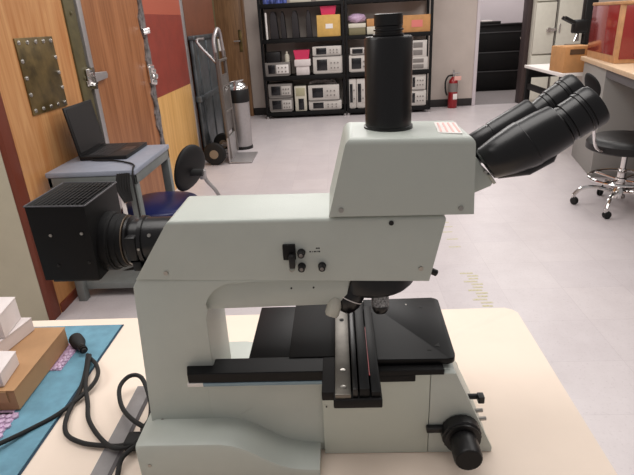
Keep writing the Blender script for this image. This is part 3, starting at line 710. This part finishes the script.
# frame: column + arm in one casting
arm = [(-.265, 1.021), (-.2615, 1.036), (-.207, 1.108), (.1215, 1.108), (.1225, 1.098), (.105, 1.0205), (.060, 1.0205)]
bm = B(); prism_top(bm, [(-.2585, 1.0325), (-.207, 1.1085), (.1225, 1.1035), (.1045, 1.0185)], Y0, Y1, 1.09, .006)
fr = obj('arm', bm, BODY, MIC)
bm = B()
col = [(-.2580, 1.0320), (-.2655, 1.020), (-.2775, .81), (-.2785, .775), (-.178, .775), (-.178, .975)] + arc(-.134, .980, .044, 180, 90, 10)[1:] + [(.0, 1.0235)]
prism(bm, col, Y0+.0005, Y1-.0005, .003, seg=2)
obj('column', bm, BODY, MIC)
bm = B(); la_ = [(-.186, 1.024), (-.186, .988)] + arc(-.180, .988, .006, 180, 270, 4)[1:] + [(-.010, .984), (.0, .988), (.004, 1.0), (.010, 1.022)]
prism(bm, la_, Y0+.008, Y1-.008, .0025, seg=2); obj('lower_arm', bm, BODY, MIC)
bm = B(); lathe(bm, (.046, .626, 1.021), (0, 0, -1), [(-.004, .054), (.002, .054), (.004, .052)], 40); obj('turret_mount', bm, BODY, MIC)
# head
bm = B()
prism_top(bm, [(-.0145, 1.1075), (.0085, 1.1985), (.1490, 1.1945), (.1525, 1.1045)], .568, .673, 1.15, .0085)
hd = obj('head', bm, HEADP, MIC)
obj('head_plate', prism(B(), [(-.009, 1.103), (.119, 1.100), (.119, 1.1075), (-.009, 1.110)], .574, .668, .001), GRYC, MIC)
st = obj('warning_sticker', prism(B(), [(.112, .590), (.137, .580), (.143, .645), (.118, .652)], 1.1935, 1.1962, axis='z'), LBLW, hd, label='white sticker with red print')
bm = B()
for k in range(4): a = V(.115+.0064*k, .593-.002*k, 0); b_ = V(.1205+.0058*k, .646-.0015*k, 0); d_ = V(.0012, 0, 0); prism(bm, [(a.x, a.y), (a.x+.0022, a.y), (b_.x+.0022, b_.y), (b_.x, b_.y)], 1.1960, 1.1965, axis='z')
obj('red_print', bm, LBLP, st)
for p in ((.0, 1.1155), (.137, 1.1125)): screw(hd, (p[0], .568, p[1]), (0, -1, 0), .0029, .0016)
for p in ((-.219, 1.0405), (.094, 1.036)): screw(fr, (p[0], Y0, p[1]), (0, -1, 0), .0029, .0016)
screw(fr, (.058, Y0, 1.0965), (0, -1, 0), .0030, m=BLK)
for x in (-.066, -.038): screw(fr, (x, Y0+.008, 1.010), (0, -1, 0), .0012, m=INK)
# phototube with adapter
PX, PY = .0595, .628
bm = B(); lathe(bm, (PX, PY, 1.197), (0, 0, 1), [(-.003, .0290), (.003, .0290), (.0035, .0272), (.0995, .0272), (.102, .0255)], 48); pt = obj('camera_tube', bm, BLKA, MIC)
bm = B(); lathe(bm, (PX, PY, 1.298), (0, 0, 1), [(0, .017), (.002, .0175), (.0035, .0175), (.004, .0150), (.0065, .0150), (.007, .0168), (.0085, .0168), (.009, .0152), (.0115, .0152), (.0125, .0160), (.024, .0160), (.0245, .0145)], 36); obj('camera_adapter', bm, BLKA, pt)
# eyepiece mount wedge
bm = B(); prism(bm, [(.145, 1.176), (.156, 1.166), (.1770, 1.1365), (.1745, 1.1320), (.145, 1.1195)], .585, .665, .002); obj('eyepiece_mount', bm, BODY, MIC)
obj('mount_spacer', prism(B(), [(.1700, 1.1460), (.1725, 1.1468), (.1795, 1.1365), (.1770, 1.1345)], .583, .660, .0006), PALE, MIC, label='pale spacer under the eyepiece tubes')
ax = V(.83, 0, .557).normalized()
pr = V(.8, 0, .6).normalized()
def eyetube(y, near):
    def R(cx_, cz, r, d=ax, sy=1.0): return ringv(bm, V(cx_, y, cz), d, r, 36)
    bm = B()
    if near:
        P_ = [(.1680, 1.1560, .0185), (.1700, 1.1575, .0205), (.188, 1.1660, .0252), (.207, 1.1755, .0285), (.2135, 1.1790, .0288), (.2140, 1.1793, .0282), (.232, 1.1895, .0275), (.2465, 1.1975, .0258), (.2480, 1.1984, .0240)]
        skin(bm, [R(a, b, c) for a, b, c in P_])
    else:
        P_ = [(.158, 1.1480, .0170), (.166, 1.1600, .0195), (.190, 1.1745, .0195), (.1903, 1.1747, .0188), (.192, 1.1757, .0188), (.1923, 1.1759, .0200), (.236, 1.2020, .0200), (.2385, 1.2034, .0185)]
        skin(bm, [R(a, b, c) for a, b, c in P_])
    o = obj('eyepiece_tube', bm, BLKA, MIC)
    bm = B(); s = V(.2465, y, 1.1950) if near else V(.250, y, 1.2030)
    lathe(bm, s, ax, [(-.012, .018), (.000, .0200), (.004, .0200), (.0045, .0215), (.008, .0215), (.0085, .0205), (.010, .0205), (.0105, .0225), (.026, .0225), (.0265, .0238), (.029, .0238), (.0295, .0228), (.031, .0228), (.0315, .0240), (.041, .0238), (.045, .0220), (.0455, .0175), (.040, .012)], 40)
    e = obj('eyepiece', bm, BLKA, o)
    obj('lens', lathe(B(), s+ax*.0402, ax, [(0, .0125), (.0015, .009), (.002, .001)], 24), SCRN, e)
    return o
e1 = eyetube(.592, True); e2 = eyetube(.646, False)
bm = B(); prism(bm, [(.168, 1.155), (.182, 1.1405), (.217, 1.1435), (.243, 1.158), (.247, 1.172), (.215, 1.178), (.172, 1.162)], .580, .655, .006, seg=3); obj('prism_housing', bm, BLKA, MIC)
for x, z in ((.1875, 1.1835), (.2185, 1.2025)): screw(e1, V(x, .5740, z-.006), V(0, -1, .35).normalized(), .0016, m=BLKM)
screw(e1, (.1665, .583, 1.150), (0, -1, 0), .0022)
# switches on the arm side
t2 = obj('toggle_plate', box(B(), -.0718, -.0565, Y0-.0035, Y0+.002, 1.054, 1.074, .001), BLKM, fr)
obj('toggle_lever', box(B(), -.0645, -.0575, Y0-.011, Y0-.001, 1.0455, 1.063, .0015), BLK, t2)
obj('hook', tube(B(), [(-.0625+.0028*cos(radians(a)), Y0-.0018, 1.0405+.0028*sin(radians(a))) for a in range(180, 361, 20)], .0007, 6), SCREW, fr)
for x, z in ((-.0497, 1.0625), (-.0502, 1.0440), (-.0255, 1.0440)):
    bm = B(); lathe(bm, (x, Y0+.001, z), (0, -1, 0), [(0, .0050), (.003, .0050), (.0035, .0042), (.010, .0042), (.011, .0032)], 20); k_ = obj('push_knob', bm, BLK, fr)
    obj('knob_cap', lathe(B(), (x, Y0-.0098, z), (0, -1, 0), [(0, .0025), (.0006, .002)], 14), GRYC, k_)
bm = B()
def mark(x, z, w_, h_=.0016): box(bm, x, x+w_, Y0-.0003, Y0+.0004, z, z+h_)
for x, z, w_ in ((-.0320, 1.0665, .0016), (-.0300, 1.0665, .0010), (-.0287, 1.0665, .0014), (-.0400, 1.0622, .0022), (-.0365, 1.0622, .0010), (-.0345, 1.0622, .0024), (-.0313, 1.0622, .0012), (-.0292, 1.0622, .0022)): mark(x, z, w_)
obj('printed_marks', bm, INK, fr)
bm = B(); lathe(bm, V(.104, .585, 1.0275), V(.9, -.1, -.42), [(0, .0028), (.004, .0028), (.005, .0042), (.013, .0042), (.014, .003)], 18); obj('side_lever', bm, BLK, MIC)
# lamp house
lb = obj('lamp_house', prism(B(), [(-.380, 1.131), (-.306, 1.129), (-.3075, 1.030), (-.379, 1.031)], .577, .676, .0022, seg=2), BLKM, MIC)
bm = B(); box(bm, -.388, -.2735, .571, .575, 1.1295, 1.1345, .0008); box(bm, -.388, -.2735, .676, .680, 1.1335, 1.1385, .0008)
bm.free()
bm = B()
for k in range(12): x = -.3755+.0057*k; box(bm, x, x+.0018, .583, .670, 1.1290, 1.1312, .0003)
for yy in (.605, .635, .655): box(bm, -.3755, -.310, yy, yy+.002, 1.1285, 1.1308)
obj('vent_grille', bm, mat('grille_dark', (17, 16, 17), .6, spec=.25), lb)
bm = B(); e_ = .0016
for a, b_ in (((-.380, .577, 1.131), (-.306, .577, 1.129)), ((-.306, .577, 1.129), (-.306, .676, 1.129)), ((-.306, .676, 1.129), (-.380, .676, 1.131)), ((-.380, .676, 1.131), (-.380, .577, 1.131))): cyl(bm, a, b_, .0009, 8)
obj('top_rim', bm, mat('worn_edge', (88, 86, 90), .4, .5), lb)
obj('underside_lip', box(B(), -.372, -.312, .583, .67, 1.026, 1.033, .001), BLK, lb)
for x, z in ((-.356, 1.093), (-.317, 1.094), (-.316, 1.055), (-.356, 1.052)): screw(lb, (x, .577, z), (0, -1, 0), .0019, m=SCREW if z > 1.09 else BLK)
# tube between lamp house and arm
LY, LZ = .624, 1.064
bm = B(); lathe(bm, (-.308, LY, LZ), (1, 0, 0), [(0, .039), (.0105, .039), (.0115, .0375), (.0135, .0375), (.014, .0355), (.021, .0355), (.022, .034), (.028, .034)], 44); lt = obj('lamp_flange', bm, BLKM, MIC)
obj('copper_ring', lathe(B(), (-.2800, LY, LZ), (1, 0, 0), [(0, .0335), (.0012, .0335)], 44), COPPER, lt)
bm = B(); lathe(bm, (-.2788, LY, LZ), (1, 0, 0), [(0, .030), (.002, .0325), (.005, .0325), (.006, .027), (.018, .027), (.019, .0322), (.024, .0322), (.025, .0298), (.090, .0298)], 44); lt2 = obj('lamp_tube', bm, BLKA, MIC)
bm = B(); box(bm, -.2738, -.2602, .591, .606, 1.048, 1.080, .002)
box(bm, -.272, -.2602, .598, .645, 1.030, 1.044, .002); obj('filter_slot', bm, BLK, lt2)
screw(lt2, (-.243, .5985, 1.0798), V(0, -.85, .52), .0024); screw(lt2, (-.2570, .5918, 1.064), (0, -1, 0), .0018)
# base
bm = B()
S = []   # (x, y near, z near edge, z at the body)
prof = [(-.288, .528, .803, .803), (-.270, .521, .811, .811), (-.20, .521, .811, .811), (-.172, .521, .811, .812), (-.155, .521, .808, .811), (-.140, .521, .802, .807), (-.125, .5212, .793, .799), (-.110, .5215, .782, .789), (-.095, .522, .773, .779), (-.080, .5225, .7665, .772), (-.065, .523, .7635, .7685), (-.050, .5235, .762, .7665), (-.0405, .524, .7615, .766)]
rings = []
for x, yn, zn, zb in prof:
    yf = .620+(.620-yn)*1.45; r = .006
    ring = [(yn, .7503), (yn, zn-r), (yn+r*.3, zn-r*.3), (yn+r, zn), (yn+.025, zn+(zb-zn)*.55), (.60, zb), (.64, zb), (yf-r, zn), (yf-r*.3, zn-r*.3), (yf, zn-r), (yf, .7503)]
    rings.append([bm.verts.new((x, a, b_)) for a, b_ in ring])
skin(bm, rings); obj('rear_base', bm, BODY, MIC)
bm = B(); prism(bm, [(-.20, .7503), (.197, .7503), (.197, .758), (.142, .885), (.13, .888), (-.118, .888), (-.125, .83), (-.18, .80), (-.20, .78)], Y0, Y1, .002, seg=2); bs = obj('front_base', bm, BODY, MIC)
bm = B(); prism(bm, [(-.19, .79), (-.10, .79), (-.10, .884), (-.19, .884)], Y0+.0002, Y0+.016, .001); obj('side_cover', bm, BODY, MIC)
bm = B(); prism(bm, [(-.0345, .7508), (.1095, .7508), (.1095, .887), (-.0345, .887)], .5625, Y0+.001, .0008); pn = obj('side_panel', bm, BODYL, bs, label='lighter screwed side panel')
bm = B(); prism(bm, [(.1102, .7508), (.1985, .7508), (.1985, .758), (.143, .885), (.1102, .887)], .5625, Y0+.001, .0008); obj('end_cover', bm, BODY, bs)
for x, z in ((-.029, .835), (-.006, .835)): screw(pn, (x, .5625, z), (0, -1, 0), .0012, m=INK)
screw(bs, (-.270, .521, .776), (0, -1, 0), .0026)
screw(bs, (-.262, .5702, .811), (0, -1, .3), .0018)
bm = B(); cyl(bm, (.168, .60, .816), (.188, .60, .816), .004, 14); box(bm, .183, .192, .590, .602, .8105, .822, .0015); obj('aperture_lever', bm, BLK, bs)
bm = B(); bm.free()
for x_, z_ in ((.176, .79), (.182, .775)): obj('stud', cyl(B(), (x_, .60, z_), (x_+.017, .60, z_+.001), .003, 12), SCREW, bs)
# focus knobs
KX, KZ = .152, .7925
def knob(parent_name, y0, y1, r, ribs, parent=MIC):
    bm = B(); n = 48; rr = []
    for t_, s_ in ((0, .94), (.1, 1), (.9, 1), (1, .93)):
        y = y0+(y1-y0)*t_
        rr.append([bm.verts.new((KX+(r*s_+(ribs if k % 2 else 0))*cos(2*pi*k/n), y, KZ+(r*s_+(ribs if k % 2 else 0))*sin(2*pi*k/n))) for k in range(n)])
    skin(bm, rr); return obj(parent_name, bm, BLK, parent)
fk = knob('coarse_focus_knob', .5624, .545, .0265, -.0008)
knob('focus_ring', .5450, .541, .0240, 0, fk); knob('fine_focus_knob', .5405, .507, .0185, -.0005, fk)
obj('knob_cap', lathe(B(), (KX, .5070, KZ), (0, -1, 0), [(0, .0165), (.0008, .0160)], 36), BLKM, fk)
bm = B(); box(bm, .106, .135, .554, .5628, .793, .801, .0012); obj('brake_lever', bm, BLK, bs)
fk2 = obj('coarse_focus_knob', cyl(B(), (KX, .671, KZ), (KX, .695, KZ), .0265, 40, bev=.002), BLK, MIC); obj('fine_focus_knob', cyl(B(), (KX, .695, KZ), (KX, .72, KZ), .0185, 36, bev=.002), BLK, fk2)
# stage
sg = obj('stage_plate', box(B(), -.134, -.010, .586, .728, .886, .8965, .002), BLKS, MIC)
obj('raised_plate', box(B(), -.0775, -.010, .583, .724, .8965, .902, .0012), BLKM, sg)
bm = B(); pts = arc(.134, .581, .010, 270, 360, 5) + arc(.138, .722, .010, 0, 90, 5) + [(.030, .732), (.030, .571)]
prism(bm, pts, .894, .903, .0015, axis='z', seg=2); rp = obj('stage_top', bm, BLKS, MIC)
bm = B()
for x, y in ((.118, .705), (.112, .592)): lathe(bm, (x, y, .903), (0, 0, 1), [(0, .003), (.0003, .003)], 14)
prism(bm, [(.120, .600), (.1275, .597), (.1275, .607)], .9028, .9034, axis='z'); obj('stage_holes', bm, RUB, rp)
obj('stage_dot', lathe(B(), (.096, .712, .903), (0, 0, 1), [(0, .0016), (.0006, .001)], 12), SCREW, rp)
bm = B(); box(bm, .0, .127, .5605, .70, .885, .8935, .001); box(bm, .0, .090, .5610, .70, .8745, .885, .001); box(bm, -.12, .0, .59, .72, .872, .886, .001); obj('stage_carrier', bm, BLKM, MIC)
# x slide bar towards the back of the stand
bm = B(); prism(bm, [(-.209, .553), (-.012, .553), (-.012, .586), (-.203, .586), (-.214, .570)], .8855, .9005, .001, axis='z', seg=1); sb = obj('slide_bar', bm, BLKS, MIC)
obj('slide_reflection', box(B(), -.190, -.032, .5525, .572, .8800, .8853, .0004), REFLB, sb, label='blue grey strip painted as a reflection')  # added strip, coloured like the reflection under the bar
obj('slide_reflection_end', box(B(), -.211, -.190, .5525, .572, .8800, .8853, .0004), LBLW, sb, label='white end of the painted reflection')  # bright end of the same reflection, painted white
# y rails
bm = B(); box(bm, -.0315, .0415, .511, .60, .888, .901, .0015); box(bm, -.017, .0415, .4965, .60, .888, .901, .0015); box(bm, -.017, .0415, .58, .728, .890, .901, .001); ry = obj('rail_carriage', bm, BLKM, MIC)
rs = obj('steel_rail', box(B(), -.0148, .0045, .4985, .722, .9012, .9075, .0008), mat('rail_steel', (112, 108, 102), .38, .85, stretch=(1, 1, 1), var=.06, scale=50), ry, label='ground steel rail')
for y in (.512, .545, .665, .705): obj('rail_screw', lathe(B(), (-.005, y, .9076), (0, 0, 1), [(0, .0034), (.0006, .0032), (.0008, .0015)], 16), SCREW if y < .6 else RUB, rs)
obj('dark_rail', box(B(), .0065, .0125, .5, .735, .901, .914, .0008), BLKA, ry)
obj('dark_rail', box(B(), .0145, .0265, .5, .740, .901, .9145, .001), BLKS, ry)
obj('dark_rail', box(B(), .0285, .040, .5, .70, .901, .9095, .001), BLKS, ry)
obj('red_scale', box(B(), .0275, .0287, .53, .64, .9095, .9103), mat('red_scale', (150, 40, 44), .4), ry, label='red scale line')
# turret and objectives
ta = V(.05, -.03, -1).normalized(); tc_ = V(.040, .620, 1.014)
bm = B(); lathe(bm, tc_, ta, [(-.006, .050), (.004, .0520), (.015, .0520), (.020, .047), (.022, .032)], 44); tr = obj('nosepiece_turret', bm, BLKA, MIC)
def objective(p, d, prof_, bands=()):
    bm = B(); p = Vector(p); d = Vector(d).normalized(); lathe(bm, p, d, prof_, 28); o = obj('objective', bm, BLKA, MIC)
    for t_, r, w_, m_ in bands: obj('objective_band', lathe(B(), p+d*t_, d, [(0, r), (w_, r)], 28), m_, o)
objective((.015, .596, 1.003), (-.42, -.25, -.85), [(0, .017), (.012, .0175), (.026, .0165), (.034, .012), (.038, .008)], [(.0185, .0178, .0012, LBLW)])
objective((.046, .592, 1.000), (.0, -.30, -.95), [(0, .0105), (.026, .0108), (.031, .009), (.034, .006)], [(.010, .0112, .014, SILV)])
objective((.066, .650, .993), (.30, .35, -.85), [(0, .012), (.02, .012), (.032, .008)], [(.02, .0125, .003, STEEL)])
bm = B(); lathe(bm, V(-.0095, .583, .992), V(-.30, -.30, -.85), [(0, .0065), (.006, .0085), (.010, .0092), (.022, .0092), (.025, .0075)], 10); obj('pale_cap', bm, PALE, MIC, label='pale grey plastic cap')
settle(MIC, (-.05, .62, .7503))

# ------------------------------------------------------------ marks on the floor
bm = B()
for k, (x, y) in enumerate([(.69, 3.34), (.70, 3.26), (.68, 3.17), (.69, 3.05), (.68, 2.93)]): box(bm, x-.03, x+.04, y-.006, y+.006, 0, .0008)
solo('floor_marks', bm, YEL, 'faint row of yellow dashes on the floor tiles', 'floor marks', (.69, 3.1, 0))
bm = B()
for k in range(12): y = 2.22+.032*k; x = .69+.012*sin(k*2.1); box(bm, x-.022-.01*(k % 3), x+.028, y-.007, y+.007, 0, .0008)
solo('floor_marks', bm, YEL, 'worn yellow stripe on floor tiles just behind the cream table', 'floor marks', (.69, 2.4, 0))
